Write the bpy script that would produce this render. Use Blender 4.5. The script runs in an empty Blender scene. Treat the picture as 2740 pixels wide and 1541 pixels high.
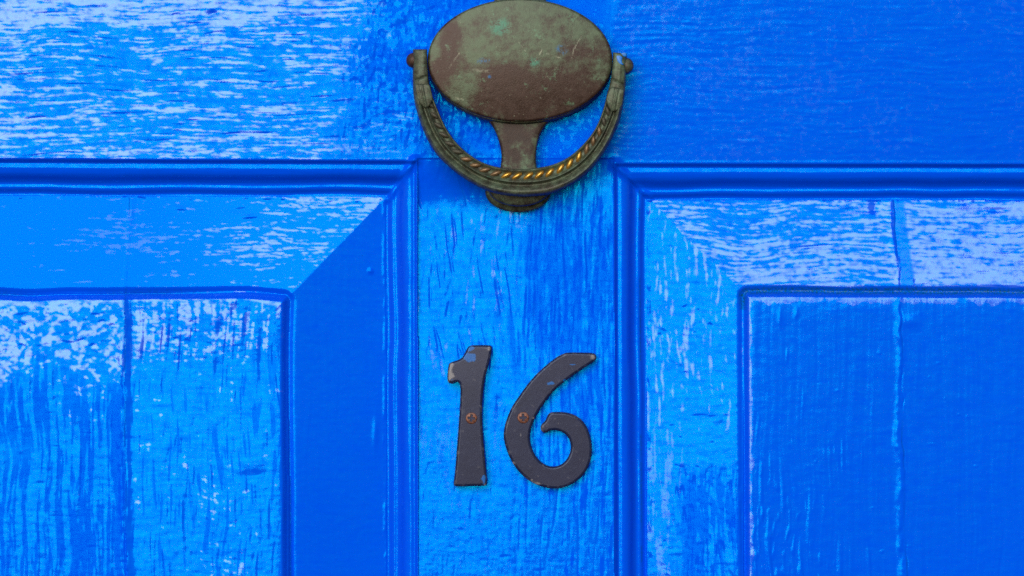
import bpy, bmesh, math
import numpy as np
from mathutils import Vector

# ------------------------------------------------------------------ camera, sky, sun, exposure
S = 0.55 / 2740.0            # metres per photo pixel on the face of the door
D = 1.80                     # camera distance
scene = bpy.context.scene
COL = scene.collection

cam_d = bpy.data.cameras.new('camera')
cam_d.sensor_width = 36.0
cam_d.lens = 36.0 * D / 0.55
cam_d.clip_start = 0.05
cam_d.clip_end = 200.0
cam = bpy.data.objects.new('camera', cam_d)
cam.location = (0, -D, 0)
cam.rotation_euler = (math.radians(90), 0, 0)
COL.objects.link(cam)
scene.camera = cam

SUN_EL, SUN_AZ = math.radians(20.5), math.radians(14)      # azimuth: to the left of the camera's back
world = bpy.data.worlds.new('World')
scene.world = world
world.use_nodes = True
wn = world.node_tree
bg = wn.nodes['Background']
sky = wn.nodes.new('ShaderNodeTexSky')
sky.sky_type = 'NISHITA'
sky.sun_disc = False
sky.sun_elevation = SUN_EL
sun_vec = Vector((-math.sin(SUN_AZ) * math.cos(SUN_EL), -math.cos(SUN_AZ) * math.cos(SUN_EL), math.sin(SUN_EL)))
sky.sun_rotation = math.atan2(sun_vec.x, sun_vec.y)
wn.links.new(sky.outputs[0], bg.inputs['Color'])
bg.inputs['Strength'].default_value = 0.05

sun_d = bpy.data.lights.new('sun', 'SUN')
sun_d.energy = 1.5
sun_d.angle = math.radians(51)
sun_d.color = (1.0, 0.985, 0.965)
sun = bpy.data.objects.new('sun', sun_d)
sun.rotation_euler = (-sun_vec).to_track_quat('-Z', 'Y').to_euler()
sun.location = sun_vec * 5
COL.objects.link(sun)

vs = scene.view_settings
vs.view_transform = 'Standard'
vs.look = 'None'
vs.gamma = 1.0
vs.exposure = 0.95
scene.cycles.use_denoising = False

# ------------------------------------------------------------------ helpers
def P(x, y, d=0.0):
    """photo pixel -> world (X, Z) for something d millimetres proud of the door"""
    k = (D - d / 1000.0) / D
    return (x - 1370.0) * S * k, (770.5 - y) * S * k

def empty(name, loc, label=None, cat=None, group=None):
    o = bpy.data.objects.new(name, None)
    o.location = loc
    o.empty_display_size = 0.02
    COL.objects.link(o)
    if label: o['label'] = label
    if cat: o['category'] = cat
    if group: o['group'] = group
    return o

def link(name, me, mat, parent=None, smooth=True):
    o = bpy.data.objects.new(name, me)
    COL.objects.link(o)
    if mat is not None and not me.materials: me.materials.append(mat)
    if parent is not None: o.parent = parent
    if smooth:
        me.polygons.foreach_set('use_smooth', np.ones(len(me.polygons), dtype=bool))
    return o

def mesh(name, verts, faces):
    me = bpy.data.meshes.new(name)
    me.from_pydata([tuple(v) for v in verts], [], faces)
    me.update()
    return me

def sstep(a, b, x):
    t = np.clip((x - a) / (b - a), 0, 1)
    return t * t * (3 - 2 * t)

# ------------------------------------------------------------------ node helpers
def nodes_of(name):
    m = bpy.data.materials.new(name)
    m.use_nodes = True
    nt = m.node_tree
    return m, nt, nt.nodes['Principled BSDF']

def noise(nt, vec, scale, detail=4, rough=0.55, dist=0.0):
    n = nt.nodes.new('ShaderNodeTexNoise')
    n.inputs['Scale'].default_value = scale
    n.inputs['Detail'].default_value = detail
    n.inputs['Roughness'].default_value = rough
    n.inputs['Distortion'].default_value = dist
    nt.links.new(vec, n.inputs['Vector'])
    return n.outputs['Fac']

def ramp(nt, fac, stops):
    r = nt.nodes.new('ShaderNodeValToRGB')
    e = r.color_ramp.elements
    while len(e) < len(stops): e.new(0.5)
    for k, (p, c) in enumerate(stops):
        e[k].position = p
        e[k].color = (c, c, c, 1) if not isinstance(c, tuple) else c + (1,)
    nt.links.new(fac, r.inputs['Fac'])
    return r.outputs['Color']

def mix(nt, fac, a, b):
    n = nt.nodes.new('ShaderNodeMix')
    n.data_type = 'RGBA'
    for key, v in ((0, fac), (6, a), (7, b)):
        if isinstance(v, (int, float)): n.inputs[key].default_value = v
        elif isinstance(v, tuple): n.inputs[key].default_value = v + (1,)
        else: nt.links.new(v, n.inputs[key])
    return n.outputs[2]

def mth(nt, op, a, b=0.0, c=0.0, clamp=False):
    n = nt.nodes.new('ShaderNodeMath')
    n.operation = op
    n.use_clamp = clamp
    for k, v in enumerate((a, b, c)):
        if isinstance(v, (int, float)): n.inputs[k].default_value = v
        else: nt.links.new(v, n.inputs[k])
    return n.outputs[0]

def attr(nt, name):
    n = nt.nodes.new('ShaderNodeAttribute')
    n.attribute_name = name
    return n.outputs['Fac']

def bump(nt, height, strength, dist=0.001):
    b = nt.nodes.new('ShaderNodeBump')
    b.inputs['Strength'].default_value = strength
    b.inputs['Distance'].default_value = dist
    nt.links.new(height, b.inputs['Height'])
    return b.outputs['Normal']

def coords(nt, scale=(1, 1, 1)):
    t = nt.nodes.new('ShaderNodeTexCoord')
    if scale == (1, 1, 1): return t.outputs['Object']
    m = nt.nodes.new('ShaderNodeMapping')
    m.inputs['Scale'].default_value = scale
    nt.links.new(t.outputs['Object'], m.inputs['Vector'])
    return m.outputs['Vector']

# ------------------------------------------------------------------ materials
def door_paint():
    m, nt, b = nodes_of('blue_gloss_paint')
    L = nt.links
    co = coords(nt)
    tone = noise(nt, co, 9, 3)
    col = mix(nt, tone, (0.0, 0.060, 0.685), (0.0, 0.074, 0.745))
    # mould and dust sitting in the quirk of the panels
    dirt = attr(nt, 'dirt')
    speck = ramp(nt, noise(nt, co, 900, 3, 0.7), [(0.40, 0.0), (0.62, 1.0)])
    dm = mth(nt, 'MULTIPLY', dirt, mth(nt, 'ADD', 0.25, mth(nt, 'MULTIPLY', speck, 0.75)), clamp=True)
    col = mix(nt, dm, col, (0.002, 0.055, 0.13))
    # stray grit caught in the paint
    grit = ramp(nt, noise(nt, co, 420, 2, 0.5), [(0.795, 0.0), (0.82, 1.0)])
    col = mix(nt, mth(nt, 'MULTIPLY', grit, 0.75), col, (0.004, 0.02, 0.07))
    L.new(col, b.inputs['Base Color'])
    gloss = attr(nt, 'gloss')
    sheen = attr(nt, 'sheen')
    L.new(attr(nt, 'satin'), b.inputs['Roughness'])
    L.new(mth(nt, 'MULTIPLY', sheen, 0.75), b.inputs['Specular IOR Level'])
    b.inputs['IOR'].default_value = 1.55
    b.inputs['Specular Tint'].default_value = (0.0, 0.62, 1.0, 1)
    L.new(gloss, b.inputs['Coat Weight'])
    b.inputs['Coat IOR'].default_value = 1.55
    b.inputs['Coat Roughness'].default_value = 0.03
    fine = noise(nt, co, 1500, 2, 0.6)
    nb = bump(nt, fine, 0.10, 0.0002)
    L.new(nb, b.inputs['Normal'])
    L.new(bump(nt, fine, 0.16, 0.0002), b.inputs['Coat Normal'])
    return m

def bronze(name, green=0.45, bright=1.0, use_patina=False, rough=0.42, red=0.0, mot=1.0):
    m, nt, b = nodes_of(name)
    L = nt.links
    co = coords(nt)
    n1 = noise(nt, co, 60, 6, 0.62)
    n2 = noise(nt, co, 260, 5, 0.7)
    n3 = noise(nt, co, 1300, 3, 0.6)
    brown = mix(nt, ramp(nt, n2, [(0.3, 0.0), (0.7, 1.0)]), tuple(bright * c for c in (0.012, 0.008, 0.007)), tuple(bright * c for c in (0.040, 0.026, 0.022)))
    olive = mix(nt, ramp(nt, n2, [(0.3, 0.0), (0.7, 1.0)]), tuple(bright * c for c in (0.024, 0.036, 0.022)), tuple(bright * c for c in (0.077, 0.120, 0.076)))
    g = attr(nt, 'patina') if use_patina else None
    base = mth(nt, 'MULTIPLY_ADD', n1, 1.9 * mot, green - 0.95 * mot)
    base = mth(nt, 'MULTIPLY_ADD', n2, 1.3 * mot, mth(nt, 'SUBTRACT', base, 0.65 * mot))
    base = mth(nt, 'MULTIPLY_ADD', n3, 0.5, mth(nt, 'SUBTRACT', base, 0.25))
    if g is not None:
        base = mth(nt, 'ADD', mth(nt, 'MULTIPLY', base, 1.0), mth(nt, 'SUBTRACT', g, 0.40))
    fac = ramp(nt, base, [(0.20, 0.0), (0.76, 1.0)])
    col = mix(nt, fac, brown, olive)
    # verdigris flecks
    vg = ramp(nt, mth(nt, 'ADD', mth(nt, 'MULTIPLY', noise(nt, co, 150, 5, 0.7), 0.75), mth(nt, 'MULTIPLY', n3, 0.25)),
              [(0.585, 0.0), (0.66, 1.0)])
    col = mix(nt, mth(nt, 'MULTIPLY', vg, 0.55), col, (0.085, 0.19, 0.115))
    if use_patina:
        turq = attr(nt, 'turquoise')
        tn = mth(nt, 'MULTIPLY_ADD', n2, 2.4, mth(nt, 'MULTIPLY_ADD', n3, 1.2, -1.3))
        tq = ramp(nt, mth(nt, 'MULTIPLY', turq, tn), [(0.2, 0.0), (0.75, 1.0)])
        col = mix(nt, mth(nt, 'MULTIPLY', tq, 0.6), col, (0.03, 0.20, 0.14))
        blu = attr(nt, 'blue')
        bq = ramp(nt, mth(nt, 'MULTIPLY', blu, tn), [(0.25, 0.0), (0.6, 1.0)])
        col = mix(nt, mth(nt, 'MULTIPLY', bq, 0.9), col, (0.005, 0.10, 0.26))
        pale = attr(nt, 'pale')
        pq = ramp(nt, mth(nt, 'MULTIPLY', pale, mth(nt, 'ADD', 0.4, n2)), [(0.35, 0.0), (0.6, 1.0)])
        pq = mth(nt, 'MULTIPLY', pq, ramp(nt, noise(nt, co, 800, 3, 0.6), [(0.42, 0.0), (0.6, 1.0)]))
        col = mix(nt, mth(nt, 'MULTIPLY', pq, 0.45), col, (0.30, 0.33, 0.25))
    fleck = ramp(nt, noise(nt, co, 700, 2, 0.5), [(0.72, 0.0), (0.78, 1.0)])
    col = mix(nt, mth(nt, 'MULTIPLY', fleck, 0.35), col, (0.30, 0.33, 0.24))
    if red: col = mix(nt, red, col, (0.14, 0.05, 0.025))
    L.new(col, b.inputs['Base Color'])
    b.inputs['Metallic'].default_value = 0.2
    b.inputs['Specular IOR Level'].default_value = 0.22
    L.new(mth(nt, 'MULTIPLY_ADD', n2, 0.5, rough - 0.22), b.inputs['Roughness'])
    h = mth(nt, 'ADD', mth(nt, 'MULTIPLY', n2, 0.6), mth(nt, 'MULTIPLY', n3, 0.25))
    L.new(bump(nt, h, 0.35, 0.0006), b.inputs['Normal'])
    return m

def brass(name, col_a, col_b, metal, rough):
    m, nt, b = nodes_of(name)
    co = coords(nt)
    n = noise(nt, co, 400, 4, 0.6)
    nt.links.new(mix(nt, n, col_a, col_b), b.inputs['Base Color'])
    b.inputs['Metallic'].default_value = metal
    b.inputs['Roughness'].default_value = rough
    nt.links.new(bump(nt, n, 0.15, 0.0004), b.inputs['Normal'])
    return m

def black_iron():
    m, nt, b = nodes_of('black_painted_iron')
    L = nt.links
    co = coords(nt)
    n = noise(nt, co, 330, 5, 0.65)
    n2 = noise(nt, co, 90, 3, 0.5)
    col = mix(nt, n2, (0.008, 0.011, 0.030), (0.018, 0.023, 0.060))
    geo = nt.nodes.new('ShaderNodeNewGeometry')
    # pale arrises: chipped paint and the rim highlights put into the colour
    edge = ramp(nt, mth(nt, 'MULTIPLY_ADD', n, 0.22, mth(nt, 'SUBTRACT', geo.outputs['Pointiness'], 0.11)), [(0.53, 0.0), (0.60, 1.0)])
    worn_glint = attr(nt, 'worn_glint')  # grey spots: chips, plus highlight streaks painted in at the left tip
    wm = ramp(nt, mth(nt, 'MULTIPLY', worn_glint, mth(nt, 'ADD', 0.2, n)), [(0.50, 0.0), (0.66, 1.0)])
    col = mix(nt, mth(nt, 'MAXIMUM', mth(nt, 'MULTIPLY', edge, 0.45), mth(nt, 'MULTIPLY', wm, 0.55)), col, (0.30, 0.29, 0.29))
    sp = attr(nt, 'splash')
    sm = ramp(nt, mth(nt, 'MULTIPLY', sp, mth(nt, 'ADD', 0.4, n)), [(0.5, 0.0), (0.58, 1.0)])
    col = mix(nt, mth(nt, 'MULTIPLY', sm, 0.85), col, (0.002, 0.10, 0.36))
    L.new(col, b.inputs['Base Color'])
    L.new(mth(nt, 'MULTIPLY_ADD', n, 0.22, 0.12), b.inputs['Roughness'])
    b.inputs['Specular IOR Level'].default_value = 0.15
    b.inputs['Coat Weight'].default_value = 0.18
    b.inputs['Coat Roughness'].default_value = 0.08
    b.inputs['Specular Tint'].default_value = (0.5, 0.66, 1.0, 1)
    L.new(bump(nt, mth(nt, 'ADD', n, mth(nt, 'MULTIPLY', noise(nt, co, 1500, 2), 0.25)), 0.08, 0.0006), b.inputs['Normal'])
    return m

def rusty_steel():
    m, nt, b = nodes_of('rusty_steel')
    co = coords(nt)
    n = noise(nt, co, 900, 5, 0.7)
    nt.links.new(mix(nt, ramp(nt, n, [(0.38, 0.0), (0.66, 1.0)]), (0.030, 0.010, 0.006), (0.19, 0.066, 0.040)), b.inputs['Base Color'])
    b.inputs['Metallic'].default_value = 0.35
    b.inputs['Roughness'].default_value = 0.42
    nt.links.new(bump(nt, n, 0.3, 0.0004), b.inputs['Normal'])
    return m

PAINT = door_paint()
BRONZE = bronze('patinated_bronze', 0.47, 1.7, mot=0.4)
PLATE = bronze('patinated_bronze_plate', 0.5, 1.0, True, 0.34, 0.08)
NECK = bronze('brown_bronze', 0.28, 1.25)
DARKB = bronze('dark_bronze', 0.50, 1.15, mot=0.6)
PINM = bronze('brown_pin_bronze', 0.15, 1.5, False, 0.45, 0.10)
GOLD = brass('rubbed_brass', (0.42, 0.22, 0.035), (0.62, 0.36, 0.07), 0.8, 0.33)
DULL = brass('dull_brass', (0.12, 0.072, 0.040), (0.22, 0.14, 0.068), 0.5, 0.40)
OLDB = bronze('tarnished_strand', 0.30, 2.0, mot=0.4)
IRON = black_iron()
RUST = rusty_steel()

# ------------------------------------------------------------------ the door: one height field, cut into its joinery
rng = np.random.default_rng(16)
PITCH = 2.1
TNX, TNY = 1380, 810                    # noise tile, in grid cells

def fnoise(lx, ly, seed, ang=0.0):
    r = np.random.default_rng(seed)
    w = np.fft.rfft2(r.standard_normal((TNY, TNX)))
    kx = np.fft.rfftfreq(TNX, PITCH)[None, :] * 2 * np.pi
    ky = np.fft.fftfreq(TNY, PITCH)[:, None] * 2 * np.pi
    c, s = math.cos(ang), math.sin(ang)
    a, b_ = kx * c + ky * s, -kx * s + ky * c
    f = np.fft.irfft2(w * np.exp(-0.5 * ((a * lx) ** 2 + (b_ * ly) ** 2)), s=(TNY, TNX))
    return f / f.std()

def unit_slope(f):
    gy, gx = np.gradient(f, PITCH)
    return f / max(gx.std(), gy.std())          # height in px with slope rms 1

def span(lo, hi, keep):
    """grid lines: fine inside [-45, n+45], coarser with distance outside, with the joinery lines kept"""
    a, b_ = -45.0, keep + 45.0
    xs = list(np.arange(a, b_ + 0.1, PITCH))
    x, st = a, PITCH
    left = []
    while x > lo:
        st = min(st * 1.18, 26.0); x -= st; left.append(max(x, lo))
    x, st = xs[-1], PITCH
    right = []
    while x < hi:
        st = min(st * 1.18, 26.0); x += st; right.append(min(x, hi))
    return np.array(left[::-1] + xs + right)

XL, XR, YT, YB = -850.0, 3610.0, -720.0, 3500.0
gx = span(XL, XR, 2740)
gy = span(YT, YB, 1541)
X, Y = np.meshgrid(gx, gy)
NY, NX = X.shape

def samp(f, x, y):
    u = np.mod(x / PITCH, TNX); v = np.mod(y / PITCH, TNY)
    i = np.floor(u).astype(int); j = np.floor(v).astype(int)
    fu, fv = u - i, v - j
    i %= TNX; j %= TNY
    i2, j2 = (i + 1) % TNX, (j + 1) % TNY
    return (f[j, i] * (1 - fu) + f[j, i2] * fu) * (1 - fv) + (f[j2, i] * (1 - fu) + f[j2, i2] * fu) * fv

wa = samp(fnoise(60, 60, 1), X, Y); wb = samp(fnoise(60, 60, 2), X, Y)
w2 = samp(fnoise(140, 140, 3), X, Y)
wx, wy = X + 4 * wa, Y + 4 * wb
def N(lx, ly, seed, ang=0.0, unit=True):
    f = fnoise(lx, ly, seed, ang)
    return samp(unit_slope(f) if unit else f, wx, wy)

def box(x0, x1, y0, y1, s=30.0):
    return sstep(x0 - s, x0 + s, X + 14 * wa) * (1 - sstep(x1 - s, x1 + s, X + 14 * wa)) * \
           sstep(y0 - s, y0 + s, Y + 14 * wb) * (1 - sstep(y1 - s, y1 + s, Y + 14 * wb))

# --- joinery lines (photo pixels)
railL = 424 + 0.0042 * X
railR = 436 + 0.0016 * (X - 1643)
mL = 1118 + 0.002 * (Y - 700)
mR = 1643 + 0.003 * (Y - 700)
STL, STR = -430.0, 3190.0               # inner edges of the stiles
BOT = 2960.0
MW, MWS = 97.0, 86.0                    # widths of the moulding across rail and across stiles

prof_t = np.array([-8, 0, 3, 7, 11, 15, 22, 30, 38, 45, 54, 62, 68, 74, 80, 86, 91, 97, 115], float)
prof_h = np.array([0, 0, -.3, -1.9, -2.7, -2.5, -2.25, -2.5, -3.1, -4.3, -6.9, -8.3, -8.5, -8.35, -8.8, -10.0, -10.6, -10.5, -10.4])
def profile(t):
    tt = np.arange(-10, 118, 0.5)
    hh = np.interp(tt, prof_t, prof_h)
    k = np.hanning(19)[1:-1]; k /= k.sum()
    hh = np.convolve(np.pad(hh, 8, mode='edge'), k, mode='valid')
    return np.interp(t, tt, hh)

def panel(dT, dL, dR, dB, stepw=17.0, bw=262.0, lo=-10.3, rise=6.5, st=2.4):
    """raised and fielded panel in mm; d* = distance inside each outer edge in px. Returns height, quirk mask, d"""
    d = np.minimum(np.minimum(dT, dB), np.minimum(dL, dR))
    # the corner of the fielding is slightly rounded
    k = 14.0
    e = np.stack([dT, dL, dR, dB]) - bw
    q = np.minimum(e, k)
    inner = k - np.sqrt(np.sum((k - q) ** 2, axis=0) + 1e-9)
    inner = np.where(e.min(axis=0) >= k, e.min(axis=0), inner)
    h = lo + np.clip(d, 0, bw) * (rise / bw)
    d2 = inner
    h = h - 0.9 * np.exp(-((d2 + 3) / 9.0) ** 2)
    h = h + st * sstep(2, 2 + stepw, d2) - 0.6 * np.where(d2 > 4, np.exp(-(d2 - 4) / 13.0), sstep(-14, 4, d2))
    return h, np.exp(-((d2 + 2) / 10.0) ** 2), d2, d

yTL = 522 + 0.0035 * X + 2.2 * wa
yTR = 526 + 0.001 * (X - 1734) + 2.0 * wa
hL, qL, fL, dLp = panel(Y - yTL, X + 343, 1031 + 0.003 * (Y - 700) + 1.2 * wb - X, 2860 - Y)
hR, qR, fR, dRp = panel((Y - yTR), X - 1733 - 0.003 * (Y - 700), 3100 - X, 2860 - Y, 14.0, 256.0, -10.4, 8.4, 1.8)

tL = np.minimum(np.minimum(Y - railL, BOT - Y), np.minimum((mL - X) * MW / MWS, (X - STL) * MW / MWS))
tR = np.minimum(np.minimum(Y - railR, BOT - Y), np.minimum((X - mR) * MW / (MWS + 2), (STR - X) * MW / MWS))
inL, inR = tL > 0, tR > 0
H = np.zeros_like(X)
mw = 1.5 * wa
H = np.where(inL & (tL <= MW), profile(tL + mw * sstep(20, 60, tL)), H)
H = np.where(inR & (tR <= MW), profile(tR + mw * sstep(20, 60, tR)), H)
panL, panR = inL & (tL > MW), inR & (tR > MW)
H = np.where(panL, hL, H)
H = np.where(panR, hR, H)
# paint has filled the mitres
for (x0, y0, x1, y1) in ((1112, 432, 1034, 532), (1648, 440, 1736, 532)):
    tt = np.clip(((X - x0) * (x1 - x0) + (Y - y0) * (y1 - y0)) / ((x1 - x0) ** 2 + (y1 - y0) ** 2), 0, 1)
    dd = np.hypot(X - x0 - tt * (x1 - x0) + 3 * wa, Y - y0 - tt * (y1 - y0) + 3 * wb)
    H += (0.8 + 1.6 * (1 - tt) ** 3) * np.exp(-(dd / (7.0 + 6 * (1 - tt) ** 3)) ** 2)

# --- cracks between the boards of each panel
cracks = {'L': ([400, 530, 640, 790, 1000, 1250, 1541, 3000], [345, 341, 338, 333, 332, 334, 341, 350]),
          'R': ([400, 530, 640, 760, 900, 1100, 1350, 1541, 3000], [2394, 2397, 2400, 2408, 2412, 2412, 2420, 2426, 2440])}
wob = samp(fnoise(400, 14, 8), 0 * X, Y)
cL = np.interp(Y, *cracks['L']) + 1.2 * wob
cR = np.interp(Y, *cracks['R']) + 1.8 * wob
topL = sstep(-12, 0, -fL); topR = sstep(-12, 0, -fR)          # 1 on the bevels, 0 on the field
lump = N(7, 16, 41, unit=False); lump2 = N(3.0, 5.0, 42, unit=False)
for c, pan, tp in ((cL, panL, topL), (cR, panR, topR)):
    dx = X - c
    H -= np.where(pan, 0.14 * sstep(-0.5, 0.8, wb + lump) * np.exp(-((dx - 2) / 2.2) ** 2), 0)
    rid = np.clip(0.8 + 0.22 * lump + 0.35 * wb + 0.10 * lump2, 0.2, 1.7) * np.where(tp > 0.5, 0.75, 1.0)
    H += np.where(pan, 0.34 * rid * np.exp(-((dx + 7 + 3 * wa + 0.8 * lump) / (8.0 + 2.5 * wb)) ** 2), 0)
for dd, pan in ((dLp, panL), (dRp, panR)):
    H += np.where(pan, 0.17 * np.clip(0.6 + 0.6 * lump + 0.3 * lump2, 0, 1.8) * np.exp(-((dd - 5) / 4.2) ** 2), 0)
# filled band on the right crack above the fielding
bandR = np.where(panR, topR * sstep(-2, 3, X - cR + 2 * wa) * (1 - sstep(30, 38, X - cR + 4 * wa)), 0)

# --- paint relief
zTopL = box(-900, 1120, -800, 422, 26) ; 
zMot = box(880, 1420, -800, 440, 90)                           # mottled brushwork round the knocker
zTopR = box(1640, 3700, -800, 432, 26)
bevTL = panL & (fL < 0) & (Y - yTL < 1031 - X)
bevRL = panL & (fL < 0) & ~bevTL
fieL = panL & (fL >= 0)
bevTR = panR & (fR < 0) & (Y - yTR < X - 1733)
bevLR = panR & (fR < 0) & ~bevTR
fieR = panR & (fR >= 0)
mun = (X > mL) & (X < mR) & (Y > 424)
isL, isR = X < cL, X < cR

nh1, nh2, nh3 = N(48, 3.2, 11), N(18, 2.8, 12), N(110, 7, 13)
nv1, nv2, nv3 = N(2.9, 60, 14), N(3.6, 22, 15), N(7, 120, 16)
nvt = N(3.2, 34, 17, math.radians(-12))
nb1, nb2, nb3 = N(5.5, 4, 18), N(12, 8, 19), N(3.6, 6, 20)
patch = samp(fnoise(70, 45, 21), X, Y)
patchv = samp(fnoise(40, 120, 22), X, Y)
patchh = samp(fnoise(130, 22, 23), X, Y)

def raw(lx, ly, seed, ang=0.0): return samp(fnoise(lx, ly, seed, ang), wx, wy)
def groove(n, t=0.7): return -np.maximum(n - t, 0)               # sparse brush furrows, nothing in between
gv1, gv2, gv3 = raw(3.0, 34, 71), raw(4.2, 80, 72), raw(3.0, 13, 73)
gvt = raw(3.2, 30, 74, math.radians(-11))
gh1, gh2, gh3 = raw(34, 2.8, 75), raw(15, 2.8, 76), raw(80, 4.0, 77)
gb1, gb2 = raw(5.5, 4.2, 78), raw(9, 6, 79)
curl = raw(3, 9, 80)
R = np.zeros_like(X)                     # relief, px (slope form)
E = np.zeros_like(X)                     # relief, mm (furrows)
R += 0.005 * nb1 + 0.003 * nh2
A = zTopL * (1 - zMot * sstep(850, 1000, X))
R += A * (0.014 * nh1 + 0.012 * nh2 + 0.006 * nh3)
E += A * (0.055 * groove(gh1, 0.9) + 0.05 * groove(gh2, 1.1) - 0.05 * groove(gh3, 1.1) + 0.05 * groove(curl, 1.6))
mot = zMot * sstep(820, 1060, X + 45 * wa + 45 * patch) * (1 - sstep(1380, 1600, X))
R += mot * (0.045 * nb3 + 0.035 * nv2 + 0.03 * nb2)
E += mot * (0.07 * groove(gv3, 0.6) - 0.05 * groove(gb1, 1.0))
R += zTopR * (0.007 * nh1 + 0.005 * nh2)
E -= zTopR * (0.05 * groove(gb1, 2.5) + 0.02 * groove(gh3, 1.7))
f = np.where(bevTL, 1.0, 0); rr = sstep(380, 850, X)
R += f * (0.006 + 0.008 * rr) * nh1
E += f * (0.05 * groove(gh1, 1.5 - 0.7 * rr) * (0.3 + rr) + 0.05 * rr * groove(gh2, 1.0))
R += np.where(bevRL, 0.006, 0) * nv1
f = np.where(fieL, 1.0, 0)
up = 1 - sstep(960, 1130, Y + 50 * wa)
R += f * isL * (0.007 * nb1 + (1 - up) * (0.015 * nv1 + 0.02 * nv3))
E += f * isL * (up * (0.055 * groove(gb1, 0.7) + 0.03 * groove(gb2, 1.0)) + (1 - up) * (-0.07 * groove(gv2, 0.6) - 0.06 * groove(gv1, 1.0) + 0.03 * groove(gh2, 1.8)))
R += f * ~isL * (0.005 * nb1 + 0.004 * nh2 + 0.008 * nv1)
E += f * ~isL * (up * (0.11 * groove(gv1, 0.9) + 0.10 * groove(gv2, 1.0) + 0.05 * groove(gb1, 1.1)) + (1 - up) * (0.085 * groove(gv1, 0.8) + 0.05 * groove(gv3, 1.1)))
f = np.where(mun, 1.0, 0)
lh = 1 - sstep(1355, 1425, X + 14 * wa)
R += f * (0.010 * nv2 + 0.005 * nb3)
E += f * (lh * (1 - sstep(940, 1040, Y)) * (0.13 * groove(gvt, 0.4) + 0.07 * groove(gv3, 0.9)) + (1 - lh) * (0.06 * groove(gv1, 0.3) - 0.05 * groove(gv3, 0.8)) +
          sstep(880, 1000, Y) * (0.05 * groove(gv3, 0.9) + 0.04 * groove(gb2, 1.5)))
f = np.where(bevTR, 1.0, 0)
R += f * (0.016 * nh1 + 0.012 * nh2) * (1 - 0.8 * bandR)
E += f * (1 - 0.9 * bandR) * (0.06 * groove(gh1, 0.6) + 0.05 * groove(gh2, 0.9) - 0.09 * groove(gh3, 0.9) * (1 - sstep(560, 625, Y)))
f = np.where(bevLR, 1.0, 0); lo = sstep(1180, 1330, Y + 40 * wa)
R += f * (0.006 * nb1 + 0.008 * nv1)
E += f * (0.06 * groove(gb1, 1.9) + 0.05 * groove(gv3, 1.7) + lo * (0.09 * groove(gv1, 0.5) + 0.08 * groove(gv3, 0.6)) * sstep(1780, 1850, X + 0.1 * (1541 - Y)))
f = np.where(fieR, 1.0, 0)
low = sstep(1230, 1330, Y + 40 * wa) * (1 - sstep(2180, 2330, X + 30 * wb)) * isR
R += f * (0.011 * nv1 + 0.004 * nb2 + 0.006 * nv3)
E -= f * (low * (0.20 * groove(gv2, 0.3) + 0.10 * groove(gv3, 0.7)) + 0.05 * groove(gv1, 1.8) * isR * sstep(850, 1150, Y) + 0.05 * groove(gb1, 2.4))
moulding = (inL & (tL <= MW)) | (inR & (tR <= MW))
horiz = np.where(inL, np.minimum(Y - railL, BOT - Y) < np.minimum(mL - X, X - STL), np.minimum(Y - railR, BOT - Y) < np.minimum(X - mR, STR - X))
R += np.where(moulding & horiz, 0.025 * nh1 + 0.012 * nh2, 0) + np.where(moulding & ~horiz, 0.03 * nv1 + 0.03 * nv2 * sstep(-0.2, 1.0, patchv), 0)
H += E
# cupped boards, leans invented so faces mirror the sun or stay dark
H += np.where(fieL, np.where(isL, 2.6, 3.4) * np.clip((Y - 960) / 580, 0, 1.3), 0)
H += np.where(bevLR, 1.8 * np.clip((Y - 1000) / 541, 0, 1.3), 0)
H -= np.where(fieL & isL, 0.5 * np.clip((1090 - Y) / 270, 0, 1) ** 1.3 * sstep(-16, 6, fL), 0)
H += np.where(fieL & ~isL, 1.3 * ((X - 550) / 430) * sstep(-16, 6, fL) * sstep(-4, 22, X - cL), 0)
H += np.where(mun, (2.3 * np.clip((X - 1400) / 280, -1, 0) + 1.1 * np.clip((X - 1400) / 240, 0, 1) + 2.4 * np.clip((Y - 850) / 690, 0, 1.5)) * sstep(430, 560, Y) - 1.7 * sstep(425, 600, Y + 0.35 * np.abs(X - 1390)), 0)  # drop below the ring stands in for the reflection it blocks
H += 4.3 * np.clip((428 - Y) / 430, 0, 2.6) * sstep(1420, 1640, X + 20 * wa) * (Y < 440)
H -= 0.4 * np.clip((428 - Y) / 430, 0, 2.6) * (1 - sstep(1000, 1420, X)) * (Y < 440)
H += R * (S * 1000)

# broad unevenness of the old boards: gentle cups and twists (degrees towards the upper left)
def lean(mask_x, deg, ang=45.0):
    return mask_x * math.tan(math.radians(deg))
def tilt(x0, x1, y0, y1, up_deg, left_deg, s=40.0):
    """a soft-edged patch whose face is turned up / left by a few degrees"""
    m = box(x0, x1, y0, y1, s)
    cx, cy = (x0 + x1) / 2, (y0 + y1) / 2
    return m * ((Y - cy) * math.tan(math.radians(up_deg)) + (X - cx) * math.tan(math.radians(left_deg))) * S * 1000
TILTS = []
for a in TILTS: H += tilt(*a)

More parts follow.
